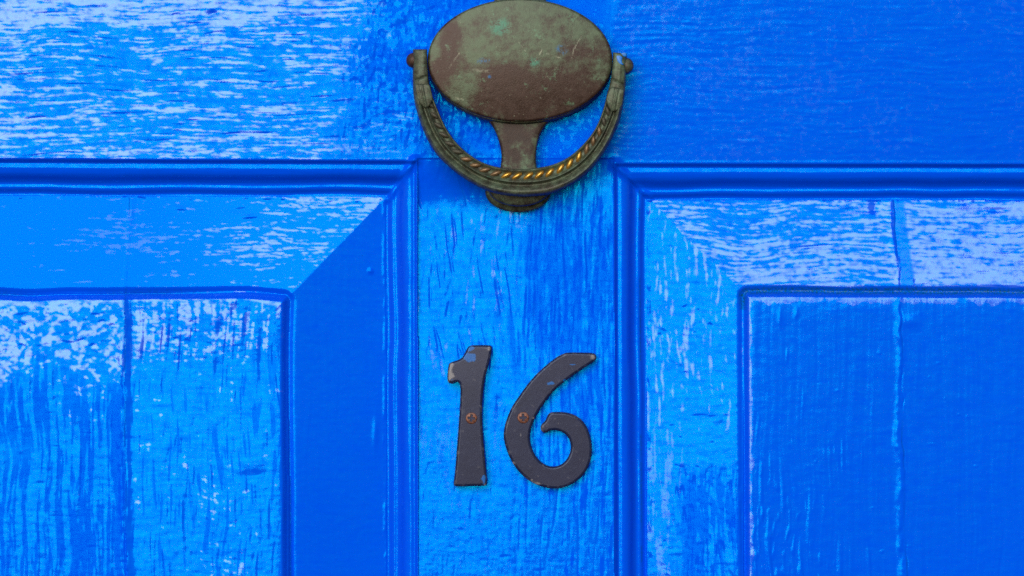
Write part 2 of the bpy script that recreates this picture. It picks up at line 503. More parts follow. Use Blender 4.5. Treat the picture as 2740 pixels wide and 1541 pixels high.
# drips, knots, dents: (x, y, rx, ry, mm)
for (x, y, rx, ry, mm) in ((991, 726, 6, 6, .5), (565, 38, 12, 9, -.5), (1020, 140, 7, 7, .3), (690, 1238, 30, 26, .28), (668, 1268, 36, 13, -.13), (712, 1215, 14, 40, -.14),
                           (1004, 1160, 7, 38, .35), (1865, 1108, 22, 4, -.10), (1893, 1114, 16, 5, -.10), (1922, 1135, 9, 10, -.14), (1935, 1112, 9, 6, -.1), (1905, 1122, 9, 6, .12),
                           (2085, 852, 5, 26, .2), (2105, 950, 3, 12, .15), (2432, 860, 26, 16, .3), (2130, 842, 6, 14, .25), (480, 560, 20, 5, .35),
                           (660, 585, 22, 5, .4), (640, 565, 30, 6, -.3), (1985, 575, 60, 10, -.35), (2300, 565, 60, 9, -.35), (2350, 560, 12, 16, -.4),
                           (2680, 560, 50, 8, -.3), (2570, 548, 30, 8, .3), (620, 830, 9, 22, -.3), (450, 905, 5, 40, -.3), (480, 960, 4, 60, -.3),
                           (585, 880, 9, 26, -.35), (660, 880, 12, 50, -.35), (705, 960, 8, 80, -.3), (583, 985, 8, 20, -.3), (370, 930, 8, 26, .3)):
    H += mm * np.exp(-((X - x + 3 * wa) / rx) ** 2 - ((Y - y + 3 * wb) / ry) ** 2)

# --- surface properties: gloss (clear, sharp top coat), sheen (duller coat), dirt
sb0 = raw(3.0, 2.6, 85); st1, st2, st3, st4 = raw(28, 1.6, 61), raw(9, 1.35, 62), raw(80, 2.6, 63), raw(3.5, 1.3, 67)
sb1, sb2, sv1, sv2 = raw(5, 3.4, 64), raw(11, 7, 65), raw(2.3, 24, 66), raw(2.6, 60, 68)
sv3 = raw(2.0, 8, 69)
def cut(v, t, w=0.35): return sstep(t - w, t + w, v)
hs = 0.6 * st1 + 0.55 * st2 + 0.34 * st3 + 0.38 * st4                         # horizontal brush marks
# fine and coarse dimples of the brushed gloss
bs = 0.55 * sb1 + 0.5 * sb0 + 0.42 * sb2
vs_ = 0.6 * sv1 + 0.35 * sv2 + 0.45 * sv3 + 0.2 * sb1
G = np.full_like(X, 0.015)
SH = np.full_like(X, 0.78)
SA = np.full_like(X, 0.11)                                       # roughness of the satin under-layer
band = 1.5 * (1 - sstep(40, 85, Y + 12 * wa)) * (1 - sstep(950, 1120, X)) + 0.45 * sstep(330, 420, Y) + 0.35 * (1 - sstep(60, 260, X)) + 0.25 * patchh
tl = cut(hs + 0.25 * sb2 + band, 0.85, 0.6)
ml = cut(0.55 * sb0 + 0.45 * sb1 + 0.35 * sv1 + 0.4 * patch, 0.95, 0.4)
k = sstep(850, 1100, X + 45 * wa + 45 * patch)
G = np.where(Y < 430, (1 - k) * (0.01 + 0.94 * tl) + k * (0.008 + 0.8 * ml * (1 - 0.85 * sstep(1450, 1640, X))), G)
G = np.where(bevTL, 0.004 + 0.9 * cut(hs + 0.3 * sb1 + 0.45 * patch + 1.7 * sstep(380, 960, X + 0.6 * (Y - 650)) - 1.0, 0.75, 0.5), G)
G = np.where(bevRL, 0.004, G)
fb = cut(bs + 0.35 * patch, 0.0 + 2.8 * sstep(980, 1150, Y + 40 * wa + 20 * lump), 0.45)
fv = cut(bs + 0.5 * st2 - 0.7 * sv1 + 0.5 * patch, -0.1 + 3.2 * sstep(880, 1150, Y + 40 * wa + 20 * lump), 0.5)
G = np.where(fieL, 0.004 + 0.8 * np.where(isL, fb, fv), G)
G = np.where(fieL & (Y < 850), np.maximum(G, 0.85 * cut(0.5 * lump + 0.4 * st1 + 0.5, 0.3, 0.5) * np.exp(-((fL - 20 - 3 * wa) / 6.0) ** 4)), G)
G = np.where(fieL & (Y < 850) & (fL < 13), 0.01, G)
G = np.where(mun, 0.004 + 0.45 * cut(vs_ + 0.6 * patch, 1.8, 0.5) * (1 - 0.85 * sstep(900, 1100, Y)) * (0.12 + 0.88 * lh), G)
G = np.where(bevTR, (0.01 + 0.92 * cut(hs + 0.3 * sb1 + 0.3 * patch + 0.5 * sstep(620, 740, Y) + 0.75 * sstep(-5, 35, X - cR), 0.3, 0.6)) * (1 - 0.9 * bandR), G)
G = np.where(bevLR, 0.006 + 0.6 * cut(vs_ + 0.5 * patchv + 0.9 * (1 - sstep(640, 780, Y + 0.55 * (1985 - X))) + 0.5 * (1 - sstep(1740, 1800, X)), 1.6, 0.5) * (1 - 0.6 * sstep(1000, 1250, Y)), G)
G = np.where(fieR, 0.006, G)
G = np.where(fieR & (fR < np.where(X - 1990 < Y - 785, 21, 27) + 4 * lump) & (fR > 10), 0.62 * cut(0.6 * lump + 0.4 * lump2 + 0.8, 0.2, 0.6), G)
SA = np.where(fieR & ~(low > 0.3), 0.13, SA)
SA = np.where(bevRL | (zTopR > 0.5), 0.14, SA)
SH = np.where(mun, 0.86 - 0.52 * (1 - lh) * cut(vs_ + 0.4 * patchv - 0.7 * sstep(1000, 1300, Y), -0.3, 0.5) - 0.25 * cut(vs_, 1.0, 0.5), SH)
SH = np.where(bevLR, 0.9 - 0.6 * lo * sstep(1770, 1860, X) * cut(vs_ + 0.5 * patch, 0.1, 0.4) - 0.25 * cut(bs, 1.2), SH)
lowL = sstep(980, 1180, Y + 60 * wa)
SH = np.where(fieL & isL, 0.84 - 0.62 * lowL * (1 - cut(0.5 * sv1 + 0.75 * sv2 + 0.35 * sv3 + 0.35 * nv3 / 8, 0.2, 0.45)), SH)
SH = np.where(fieL & ~isL, 0.84 - 0.5 * lowL * cut(0.75 * sv1 + 0.5 * sv2, 0.9, 0.3), SH)
SH = SH * np.clip(0.86 + 0.13 * bs + 0.07 * st1, 0.3, 1.1)
SH = np.where(bevTL, 0.5 + 0.25 * sstep(300, 900, X), SH)
dirt = np.where(panL, qL * (fL < 8) * (Y < 830) * (0.55 + 0.4 * patchh), 0) + np.where(panR, qR * (Y < 830) * (0.5 + 0.35 * patchh), 0)
for c, pan in ((cL, panL), (cR, panR)):
    dirt += np.where(pan, 0.55 * np.exp(-((X - c) / 1.6) ** 2) * sstep(-0.2, 0.8, wb), 0)
dirt += np.where(moulding & ~horiz & inR, 0.9 * np.exp(-((X - 1713 - 0.006 * (Y - 600)) / 1.6) ** 2) * sstep(-0.3, 0.5, lump), 0)
mo2 = np.maximum(mot, sstep(1250, 1380, X) * (1 - sstep(1600, 1680, X)) * (Y < 424))
SH = SH * (1 - 0.75 * mo2 * cut(0.55 * sb0 + 0.5 * sb1 + 0.4 * sv3 + 0.5 * patch, 0.05 - 0.9 * sstep(1000, 1300, X), 0.4))
G = 0.88 * G * sstep(0.4, 0.72, SH) * (1 - 0.9 * np.where(panL & (fL > 0), np.exp(-((X - cL - 9) / 16) ** 4), 0))
dirt = np.clip(dirt, 0, 1)
G = np.clip(G * (1 - 0.8 * dirt), 0, 1); SH = np.clip(SH * (1 - 0.7 * dirt), 0, 1)

# --- cut into members; each is a closed piece with its own thickness
yc, xc = (Y[:-1, :-1] + Y[1:, 1:]) / 2, (X[:-1, :-1] + X[1:, 1:]) / 2
def C(a): return a[:-1, :-1]
tLc, tRc = C(tL), C(tR)
rail_m = (C(Y - railL) <= 0) & (xc < 1380) | (C(Y - railR) <= 0) & (xc >= 1380)
frame_m = (tLc <= 0) & (tRc <= 0) & ~rail_m
REG = np.full(xc.shape, -1)
REG[rail_m] = 0
REG[frame_m & (xc > 1000) & (xc < 1800) & (yc < BOT)] = 1
REG[frame_m & (xc <= STL)] = 2
REG[frame_m & (xc >= STR)] = 3
REG[frame_m & (yc >= BOT) & (REG < 0)] = 4
REG[C(panL) & C(isL)] = 5
REG[C(panL) & ~C(isL)] = 6
REG[C(panR) & C(isR)] = 7
REG[C(panR) & ~C(isR)] = 8
def strips(t, sides, first):
    m = (t > 0) & (t <= MW) & (REG < 0)
    w = np.argmin(np.stack(sides), axis=0)
    for k in range(4): REG[m & (w == k)] = first + k
strips(tLc, [C(Y - railL), C((mL - X) * MW / MWS), C(BOT - Y), C((X - STL) * MW / MWS)], 10)
strips(tRc, [C(Y - railR), C((X - mR) * MW / (MWS + 2)), C(BOT - Y), C((STR - X) * MW / MWS)], 14)
REG[REG < 0] = 1

VX = ((X - 1370.0) * S).ravel(); VZ = ((770.5 - Y) * S).ravel(); VY = (-H / 1000.0).ravel()
BASE_Z = (770.5 - YB) * S
VZ = VZ - BASE_Z
door = empty('door', (0, 0, BASE_Z), 'glossy blue painted panelled wooden door behind the knocker and numerals', 'door')
names = {0: 'rail', 1: 'muntin', 2: 'stile', 3: 'stile', 4: 'bottom_rail', 5: 'panel_board', 6: 'panel_board', 7: 'panel_board', 8: 'panel_board'}
for r in range(18):
    cells = np.argwhere(REG == r)
    if len(cells) == 0: continue
    j, i = cells[:, 0], cells[:, 1]
    v00, v01, v10, v11 = j * NX + i, j * NX + i + 1, (j + 1) * NX + i, (j + 1) * NX + i + 1
    quads = np.stack([v00, v10, v11, v01], axis=1)            # seen from -Y: counter-clockwise
    edges = np.concatenate([quads[:, [0, 1]], quads[:, [1, 2]], quads[:, [2, 3]], quads[:, [3, 0]]])
    key = np.sort(edges, axis=1); code = key[:, 0].astype(np.int64) * (NX * NY) + key[:, 1]
    _, inv, cnt = np.unique(code, return_inverse=True, return_counts=True)
    be = edges[cnt[inv] == 1]
    used, idx = np.unique(quads, return_inverse=True)
    quads = idx.reshape(-1, 4)
    bv = np.unique(be)
    remap = -np.ones(NX * NY, int); remap[used] = np.arange(len(used))
    bmap = -np.ones(NX * NY, int); bmap[bv] = len(used) + np.arange(len(bv))
    n0 = len(used)
    front2 = n0 + np.arange(len(bv))
    # skirt: own copy of the border (so the arris stays crisp) going 25 mm back
    co = np.stack([VX[used], VY[used], VZ[used]], axis=1)
    sk_f = np.stack([VX[bv], VY[bv], VZ[bv]], axis=1)
    sk_b = sk_f.copy(); sk_b[:, 1] = 0.025
    allco = np.concatenate([co, sk_f, sk_b])
    a, b_ = bmap[be[:, 0]], bmap[be[:, 1]]
    sk = np.stack([b_, a, a + len(bv), b_ + len(bv)], axis=1)
    F = np.concatenate([quads, sk])
    me = bpy.data.meshes.new('door_member')
    me.vertices.add(len(allco)); me.vertices.foreach_set('co', allco.ravel())
    me.loops.add(F.size); me.loops.foreach_set('vertex_index', F.ravel().astype(np.int32))
    me.polygons.add(len(F))
    me.polygons.foreach_set('loop_start', np.arange(0, F.size, 4, dtype=np.int32))
    me.update(calc_edges=True)
    me.validate()
    for an, arr in (('gloss', G), ('sheen', SH), ('satin', SA), ('dirt', dirt)):
        at = me.attributes.new(an, 'FLOAT', 'POINT')
        v = arr.ravel()
        at.data.foreach_set('value', np.concatenate([v[used], v[bv], v[bv]]).astype(np.float32))
    link(names.get(r, 'moulding'), me, PAINT, door)

# ------------------------------------------------------------------ door knocker
def ZK(x, y): return 1060 + x / 2.415, y / 2.415       # measured on an enlargement of the knocker
KB = Vector((P(1392, 470)[0], 0, P(1392, 470)[1]))
knocker = empty('door_knocker', KB, 'weathered bronze oval door knocker with roped ring handle above the numerals', 'door knocker')

def K(px, py, d):
    x, z = P(px, py, d)
    return (x - KB.x, -d / 1000.0, z - KB.z)

def catmull(pts, n, closed=True):
    p = np.array(pts, float)
    m = len(p)
    out = []
    segs = m if closed else m - 1
    for s in range(segs):
        if closed: p0, p1, p2, p3 = p[(s - 1) % m], p[s], p[(s + 1) % m], p[(s + 2) % m]
        else: p0, p1, p2, p3 = p[max(s - 1, 0)], p[s], p[s + 1], p[min(s + 2, m - 1)]
        for k in range(n):
            t = k / n
            out.append(0.5 * (2 * p1 + (p2 - p0) * t + (2 * p0 - 5 * p1 + 4 * p2 - p3) * t * t + (3 * p1 - p0 - 3 * p2 + p3) * t ** 3))
    if not closed: out.append(p[-1])
    return np.array(out)

def loft(rings, cap_first=True, cap_last=True, closed=True):
    """rings: list of (n,3) arrays"""
    n = len(rings[0])
    verts = [tuple(v) for r in rings for v in r]
    faces = []
    for a in range(len(rings) - 1):
        for k in range(n if closed else n - 1):
            k2 = (k + 1) % n
            faces.append((a * n + k, a * n + k2, (a + 1) * n + k2, (a + 1) * n + k))
    if cap_first: faces.append(tuple(range(n))[::-1])
    if cap_last: faces.append(tuple((len(rings) - 1) * n + k for k in range(n)))
    return verts, faces

def outline_solid(pts, levels):
    """pts: photo pixels (closed outline, clockwise in the picture); levels: list of (inset px, depth mm)"""
    p = np.array(pts)
    nxt, prv = np.roll(p, -1, 0), np.roll(p, 1, 0)
    t = nxt - prv
    nrm = np.stack([-t[:, 1], t[:, 0]], 1) / np.linalg.norm(t, axis=1)[:, None]     # inward for clockwise (y down)
    c = p.mean(0)
    if np.mean(np.sum(nrm * (c - p), 1)) < 0: nrm = -nrm
    rings = []
    for ins, d in levels:
        q = p + nrm * ins
        rings.append(np.array([K(x, y, d) for x, y in q]))
    return rings

def fix_normals(me):
    bm = bmesh.new(); bm.from_mesh(me)
    bmesh.ops.recalc_face_normals(bm, faces=bm.faces)
    bm.to_mesh(me); bm.free()

def sharpish(o, deg=40):
    me = o.data
    bm = bmesh.new(); bm.from_mesh(me)
    for e in bm.edges:
        if len(e.link_faces) == 2 and e.calc_face_angle(0) > math.radians(deg): e.smooth = False
    bm.to_mesh(me); bm.free()

# back body: ellipse a little lower than the front plate, running into the neck
bodyp = []
for k in range(96):
    a = 2 * math.pi * k / 96
    bodyp.append(ZK(800 + 597 * math.cos(a), 404 + 402 * math.sin(a)))
rings = outline_solid(bodyp, [(0, 0), (0, 9.0), (2, 11.0), (6, 12.5), (30, 13.0)])
v, fc = loft(rings)
me = mesh('back_plate', v, fc); fix_normals(me)
o = link('back_plate', me, DARKB, knocker); sharpish(o)
# lug at the top edge, just out of the picture, that the upper screw goes through
lug = catmull([ZK(x, y) for x, y in ((655, 30), (640, -10), (660, -60), (740, -110), (800, -125), (860, -110), (940, -60), (962, -10), (950, 30))], 6)
v, fc = loft(outline_solid(lug, [(0, 0), (0, 10.5), (3, 12), (9, 12.6)]))
me = mesh('top_lug', v, fc); fix_normals(me)
sharpish(link('top_lug', me, BRONZE, knocker))

# oval front plate, gently domed, with the colour of its patches carried by the mesh
def smooth_blob(x, y, cx, cy, rx, ry): return np.exp(-((x - cx) / rx) ** 2 - ((y - cy) / ry) ** 2)
NA, NR = 180, 70
vv, pat, tq, bl, pl = [], [], [], [], []
levels = [(1.0 - 0.000, 11.5), (1.0, 14.6), (0.997, 15.3), (0.990, 15.8)] + [(s, 16.0 + 2.6 * (1 - s ** 2)) for s in np.linspace(0.975, 0.0, NR)]
for (s, d) in levels:
    for k in range(NA):
        a = 2 * math.pi * k / NA
        zx, zy = 800 + 597 * s * math.cos(a), 388 + 397 * s * math.sin(a)
        vv.append(K(*ZK(zx, zy), d))
        g = 0.62 * (1 - sstep(330, 480, zy + 0.10 * (800 - zx) * (zx > 800)))
        g += 0.18 * (1 - sstep(60, 150, zy))
        g -= 0.75 * smooth_blob(zx, zy, 350, 270, 75, 130) + 0.35 * smooth_blob(zx, zy, 300, 400, 60, 90)
        g -= 0.55 * smooth_blob(zx, zy, 1260, 330, 150, 90) + 0.3 * smooth_blob(zx, zy, 1100, 110, 200, 25)
        g += 0.55 * smooth_blob(zx, zy, 400, 600, 130, 110) + 0.45 * smooth_blob(zx, zy, 480, 480, 110, 60) + 0.3 * smooth_blob(zx, zy, 1300, 500, 70, 60)
        g += 0.5 * smooth_blob(zx, zy, 245, 330, 40, 60)
        g -= 0.35 * smooth_blob(zx, zy, 740, 600, 170, 160)
        pat.append(g)
        tq.append(1.3 * smooth_blob(zx, zy, 670, 170, 75, 65) + 1.5 * smooth_blob(zx, zy, 895, 400, 45, 32) + 0.5 * smooth_blob(zx, zy, 690, 400, 40, 30) + 0.4 * smooth_blob(zx, zy, 800, 790, 20, 20))
        bl.append(0.9 * smooth_blob(zx, zy, 570, 390, 50, 25) + 0.9 * smooth_blob(zx, zy, 1070, 320, 50, 45) + 0.8 * smooth_blob(zx, zy, 605, 495, 16, 16) + 0.5 * smooth_blob(zx, zy, 510, 430, 24, 24))
        # scratches and scuffs
        def line(x0, y0, x1, y1, w):
            L2 = (x1 - x0) ** 2 + (y1 - y0) ** 2
            t = min(max(((zx - x0) * (x1 - x0) + (zy - y0) * (y1 - y0)) / L2, 0), 1)
            return math.exp(-(((zx - x0 - t * (x1 - x0)) ** 2 + (zy - y0 - t * (y1 - y0)) ** 2) / w ** 2))
        pl.append(line(1195, 240, 1150, 310, 5.5) + line(1150, 310, 1130, 388, 5.5) + 0.8 * line(945, 320, 900, 390, 7) + 0.6 * line(790, 270, 850, 350, 6) + 0.7 * line(340, 440, 410, 340, 9)
                  + 0.55 * line(500, 450, 600, 460, 22) + 0.6 * line(575, 690, 590, 560, 7) + 0.7 * line(975, 345, 1060, 375, 9) + 0.25 * line(640, 430, 800, 400, 30)
                  + 0.8 * line(385, 632, 430, 645, 11) + 0.5 * line(1095, 570, 1140, 580, 16) + 0.8 * line(930, 632, 932, 634, 9) + 0.8 * line(760, 750, 775, 738, 6))
n = NA
fc = []
for a in range(len(levels) - 1):
    for k in range(n):
        k2 = (k + 1) % n
        fc.append((a * n + k, a * n + k2, (a + 1) * n + k2, (a + 1) * n + k))
me = mesh('face_plate', vv, fc)
for nm, arr in (('patina', pat), ('turquoise', tq), ('blue', bl), ('pale', pl)):
    at = me.attributes.new(nm, 'FLOAT', 'POINT'); at.data.foreach_set('value', np.array(arr, np.float32))
fix_normals(me)
o = link('face_plate', me, PLATE, knocker); sharpish(o, 50)

# neck running down behind the ring to the striker
nl = [(470, 690), (560, 745), (610, 800), (645, 860), (668, 930), (680, 1000), (676, 1060), (668, 1120), (660, 1200)]
nr = [(930, 1200), (918, 1120), (907, 1060), (905, 1000), (915, 920), (938, 855), (975, 800), (1030, 755), (1120, 700)]
left = catmull([ZK(*p) for p in nl], 8, False); right = catmull([ZK(*p) for p in nr], 8, False)[::-1]
rings = []
for p_, q_ in zip(left, right):
    ring = []
    for w, d in ((0, 1.0), (0, 7.0), (.004, 8.2), (.015, 9.2), (.035, 9.8), (.07, 10.1), (.2, 10.1), (.5, 10.0), (.8, 10.1), (.93, 10.1), (.965, 9.8), (.985, 9.2), (.996, 8.2), (1, 7.0), (1, 1.0)):
        c_ = p_ * (1 - w) + q_ * w
        ring.append(K(c_[0], c_[1], d))
    rings.append(np.array(ring))
v, fc = loft(rings)
me = mesh('neck', v, fc); fix_normals(me)
sharpish(link('neck', me, NECK, knocker), 60)

# striker stud: stepped oval boss the ring falls on
def oval(cx, cy, rx, ry, n=64): return [ZK(cx + rx * math.cos(2 * math.pi * k / n), cy + ry * math.sin(2 * math.pi * k / n)) for k in range(n)]
for nm, pts, lv in (('stud_base', oval(788, 1240, 212, 132), [(0, 0), (0, 2.6), (2, 3.6), (6, 4.2)]),
                    ('stud', oval(795, 1222, 200, 112), [(0, 3.5), (0.5, 6), (0, 9.5), (4, 11.0), (7, 11.4)])):
    v, fc = loft(outline_solid(pts, lv)); me = mesh(nm, v, fc); fix_normals(me)
    sharpish(link(nm, me, DARKB, knocker))

# ring handle swept between its measured outer and inner edges
outer = [(108, 318), (107, 420), (108, 540), (114, 630), (135, 725), (180, 855), (250, 982), (345, 1082), (450, 1160), (570, 1226), (700, 1262), (850, 1271),
         (1000, 1252), (1130, 1195), (1240, 1115), (1330, 1008), (1402, 880), (1450, 760), (1473, 640), (1482, 560), (1487, 450), (1491, 345)]
inner = [(200, 318), (203, 420), (212, 530), (228, 600), (262, 690), (320, 820), (390, 920), (478, 1000), (575, 1055), (700, 1086), (850, 1090),
         (1000, 1066), (1120, 1010), (1220, 920), (1292, 820), (1338, 705), (1362, 610), (1380, 548), (1394, 460), (1402, 338)]
def resample(pts, n):
    p = catmull([ZK(*q) for q in pts], 12, False)
    s = np.concatenate([[0], np.cumsum(np.linalg.norm(np.diff(p, axis=0), axis=1))])
    t = np.linspace(0, s[-1], n)
    return np.stack([np.interp(t, s, p[:, 0]), np.interp(t, s, p[:, 1])], 1)
NT = 260
oc, ic = resample(outer, NT), resample(inner, NT)
W = np.array([0.0, 0.015, 0.04, 0.07, 0.11, 0.16, 0.22, 0.28, 0.34, 0.39, 0.42, 0.45, 0.475, 0.50, 0.53, 0.57, 0.61, 0.65, 0.70, 0.76, 0.83, 0.90, 0.955, 0.985, 1.0])
Hroped = np.array([14, 18.6, 19.6, 19.6, 18.8, 18.0, 17.7, 17.7, 18.0, 18.8, 19.9, 20.6, 20.7, 20.2, 18.8, 18.0, 18.0, 18.9, 20.3, 21.3, 21.6, 20.7, 18.8, 16.8, 14.5])
Hplain = np.array([13, 17.0, 18.6, 19.2, 19.5, 19.7, 19.9, 20.0, 20.0, 20.0, 20.0, 20.0, 20.0, 20.0, 20.0, 20.0, 19.9, 19.8, 19.6, 19.4, 19.1, 18.6, 17.6, 16.4, 13.5])
rings = []
arc = np.concatenate([[0], np.cumsum(np.linalg.norm(np.diff(oc, axis=0), axis=1))])
tot = arc[-1]
lead = 240 / 2.415
for k in range(NT):
    e = min(arc[k], tot - arc[k])
    b_ = sstep(lead * 1.15, lead * 1.6, e)
    hh = Hplain * (1 - b_) + Hroped * b_
    groove = 1.0 * np.exp(-((e - 203 / 2.415) / 2.2) ** 2) + 0.35 * np.exp(-((e - 180 / 2.415) / 1.5) ** 2)
    hh = hh - groove - 1.2 * (1 - sstep(0, 4, e))
    ring = []
    for w, h in zip(W, hh):
        q = ic[k] * (1 - w) + oc[k] * w
        ring.append(K(q[0], q[1], h))
    for w in (1.0, 0.8, 0.2, 0.0):
        q = ic[k] * (1 - w) + oc[k] * w
        ring.append(K(q[0], q[1], 10.5 if w in (0.8, 0.2) else 11.5))
    rings.append(np.array(ring))
v, fc = loft(rings)
me = mesh('ring_handle', v, fc); fix_normals(me)
ring_o = link('ring_handle', me, BRONZE, knocker); sharpish(ring_o, 60)

# rope strands in the channel of the ring
def strand_mesh():
    bm = bmesh.new()
    bmesh.ops.create_uvsphere(bm, u_segments=16, v_segments=10, radius=1.0)
    for vtx in bm.verts:
        x = vtx.co.x
        vtx.co.y *= (1 - 0.25 * abs(x) ** 2)
        vtx.co.z *= (1 - 0.15 * abs(x) ** 2)
        vtx.co.z += 0.22 * x * (1 - x * x) * 0.5
    m_ = bpy.data.meshes.new('rope_strand'); bm.to_mesh(m_); bm.free()
    return m_
mesh_by = {}
base_me = strand_mesh()
for nm, mt in (('g', GOLD), ('d', DULL), ('o', OLDB)):
    m_ = base_me.copy(); m_.materials.append(mt); mesh_by[nm] = m_
    m_.polygons.foreach_set('use_smooth', np.ones(len(m_.polygons), bool))
mid = ic * (1 - 0.255) + oc * 0.255
sm = np.concatenate([[0], np.cumsum(np.linalg.norm(np.diff(mid, axis=0), axis=1))])
s0, s1 = 295 / 2.415, sm[-1] - 315 / 2.415
ns = 25
for k in range(ns):
    s = s0 + (s1 - s0) * k / (ns - 1) + rng.uniform(-1.0, 1.0)
    x, y = np.interp(s, sm, mid[:, 0]), np.interp(s, sm, mid[:, 1])
    xa, ya = np.interp(s + 4, sm, mid[:, 0]), np.interp(s + 4, sm, mid[:, 1])
    ang = math.atan2(-(ya - y), xa - x) + math.radians(33)
    zx = (x - 1060) * 2.415
    kind = 'g' if 650 < zx < 1190 else ('d' if 430 < zx < 1330 else 'o')
    o = bpy.data.objects.new('rope_strand', mesh_by[kind]); COL.objects.link(o)
    o.parent = ring_o
    o.location = K(x, y, 17.9)
    f = 0.86 + 0.14 * sstep(100, 500, min(zx, 1600 - zx)) + rng.uniform(-.04, .04)
    o.scale = (0.0034 * f, 0.00142 * f, 0.0019)
    o.rotation_euler = (0, -ang, 0)
    # mesh axes: x along the strand, y across, z height -> turn height to face the viewer
    from mathutils import Matrix, Euler
    M = Matrix.Rotation(-ang, 3, 'Y') @ Matrix(((1, 0, 0), (0, 0, -1), (0, 1, 0)))
    o.rotation_euler = M.to_euler()

# leaf ornaments at the head of each arm
def leaf(pts, axis0, axis1, wmax):
    """domed leaf with a midrib and veins; axis from base to tip in zoom pixels"""
    out = catmull([ZK(*p) for p in pts], 6)
    c0, c1 = np.array(ZK(*axis0)), np.array(ZK(*axis1))
    ax = (c1 - c0) / np.linalg.norm(c1 - c0); ac = np.array([-ax[1], ax[0]])
    cen = (c0 + c1) / 2
    vv, fcs, n = [], [], len(out)
    S_ = [1.0, 1.0, 0.97, 0.92, 0.86, 0.8, 0.74, 0.68, 0.6, 0.52, 0.44, 0.36, 0.28, 0.2, 0.12, 0.05]
    D_ = [18.5, 20.4, 20.9] + [21.2 + 0.8 * (1 - s * s) for s in S_[3:]]
    for s, d in zip(S_, D_):
        for p in out:
            q = cen + (p - cen) * s
            u = np.dot(q - c0, ax); w = np.dot(q - c0, ac)
            dd = d
            if s < 0.97:
                dd += 0.35 * math.exp(-(w / 2.2) ** 2) - 0.30 * math.exp(-((abs(w) - 5.0) / 1.6) ** 2)
                dd += 0.12 * math.sin((u * 1.0 - abs(w) * 0.9) * 1.35) * sstep(5, 8, abs(w))
            vv.append(K(q[0], q[1], dd))
    for a in range(len(S_) - 1):
        for k in range(n):
            fcs.append((a * n + k, a * n + (k + 1) % n, (a + 1) * n + (k + 1) % n, (a + 1) * n + k))
    fcs.append(tuple((len(S_) - 1) * n + k for k in range(n)))
    m_ = mesh('leaf_ornament', vv, fcs); fix_normals(m_)
    return m_
lm = leaf([(122, 545), (165, 542), (212, 545), (228, 590), (236, 640), (218, 678), (192, 698), (166, 680), (142, 650), (128, 600)], (165, 545), (195, 700), 1)
sharpish(link('leaf_ornament', lm, BRONZE, ring_o), 70)
lm = leaf([(1392, 562), (1430, 566), (1470, 580), (1468, 630), (1458, 682), (1432, 712), (1400, 722), (1374, 700), (1358, 650), (1366, 600)], (1432, 566), (1404, 724), 1)
sharpish(link('leaf_ornament', lm, BRONZE, ring_o), 70)

# paint splashes on the right knuckle: thin skins of dried door paint
def splash(pts, d, parent, nm='paint_splash'):
    out = catmull([ZK(*p) for p in pts], 5)
    v, fc = loft(outline_solid(out, [(0, d - 0.4), (0, d), (1.2, d + 0.12)]))
    m_ = mesh(nm, v, fc); fix_normals(m_)
    return link(nm, m_, SPL, parent)
def splash_paint():
    m, nt, b = nodes_of('splashed_blue_paint')
    n = noise(nt, coords(nt), 500, 3)
    nt.links.new(mix(nt, n, (0.0, 0.11, 0.42), (0.0, 0.17, 0.60)), b.inputs['Base Color'])
    b.inputs['Roughness'].default_value = 0.4
    return m
SPL = splash_paint()
splash([(1424, 362), (1445, 358), (1462, 372), (1458, 385), (1460, 405), (1472, 418), (1455, 416), (1440, 408), (1428, 390)], 19.95, ring_o)
splash([(1452, 346), (1470, 340), (1486, 344), (1487, 362), (1474, 366), (1462, 358)], 19.55, ring_o)

# pivot pins with domed ends
def pin(cx, cy, rx, ry, inward):
    bm = bmesh.new()
    bmesh.ops.create_uvsphere(bm, u_segments=28, v_segments=18, radius=1.0)
    m_ = bpy.data.meshes.new('pivot_pin'); 
    for vtx in bm.verts:
        x, y, z = vtx.co
        vtx.co = Vector((x, y, z))
        if x * inward > 0.0: vtx.co.x = x * 0.8
    for vtx in bm.verts:
        q = K(*ZK(cx, cy), 14.5)
        r = ry / 2.415 * S
        vtx.co = Vector((q[0] + vtx.co.x * rx / 2.415 * S, q[1] + vtx.co.y * r, q[2] + vtx.co.z * r))
    bm.to_mesh(m_); bm.free()
    return link('pivot_pin', m_, PINM, knocker)
pin(112, 390, 47, 49, 1)
pin(1488, 424, 46, 50, -1)

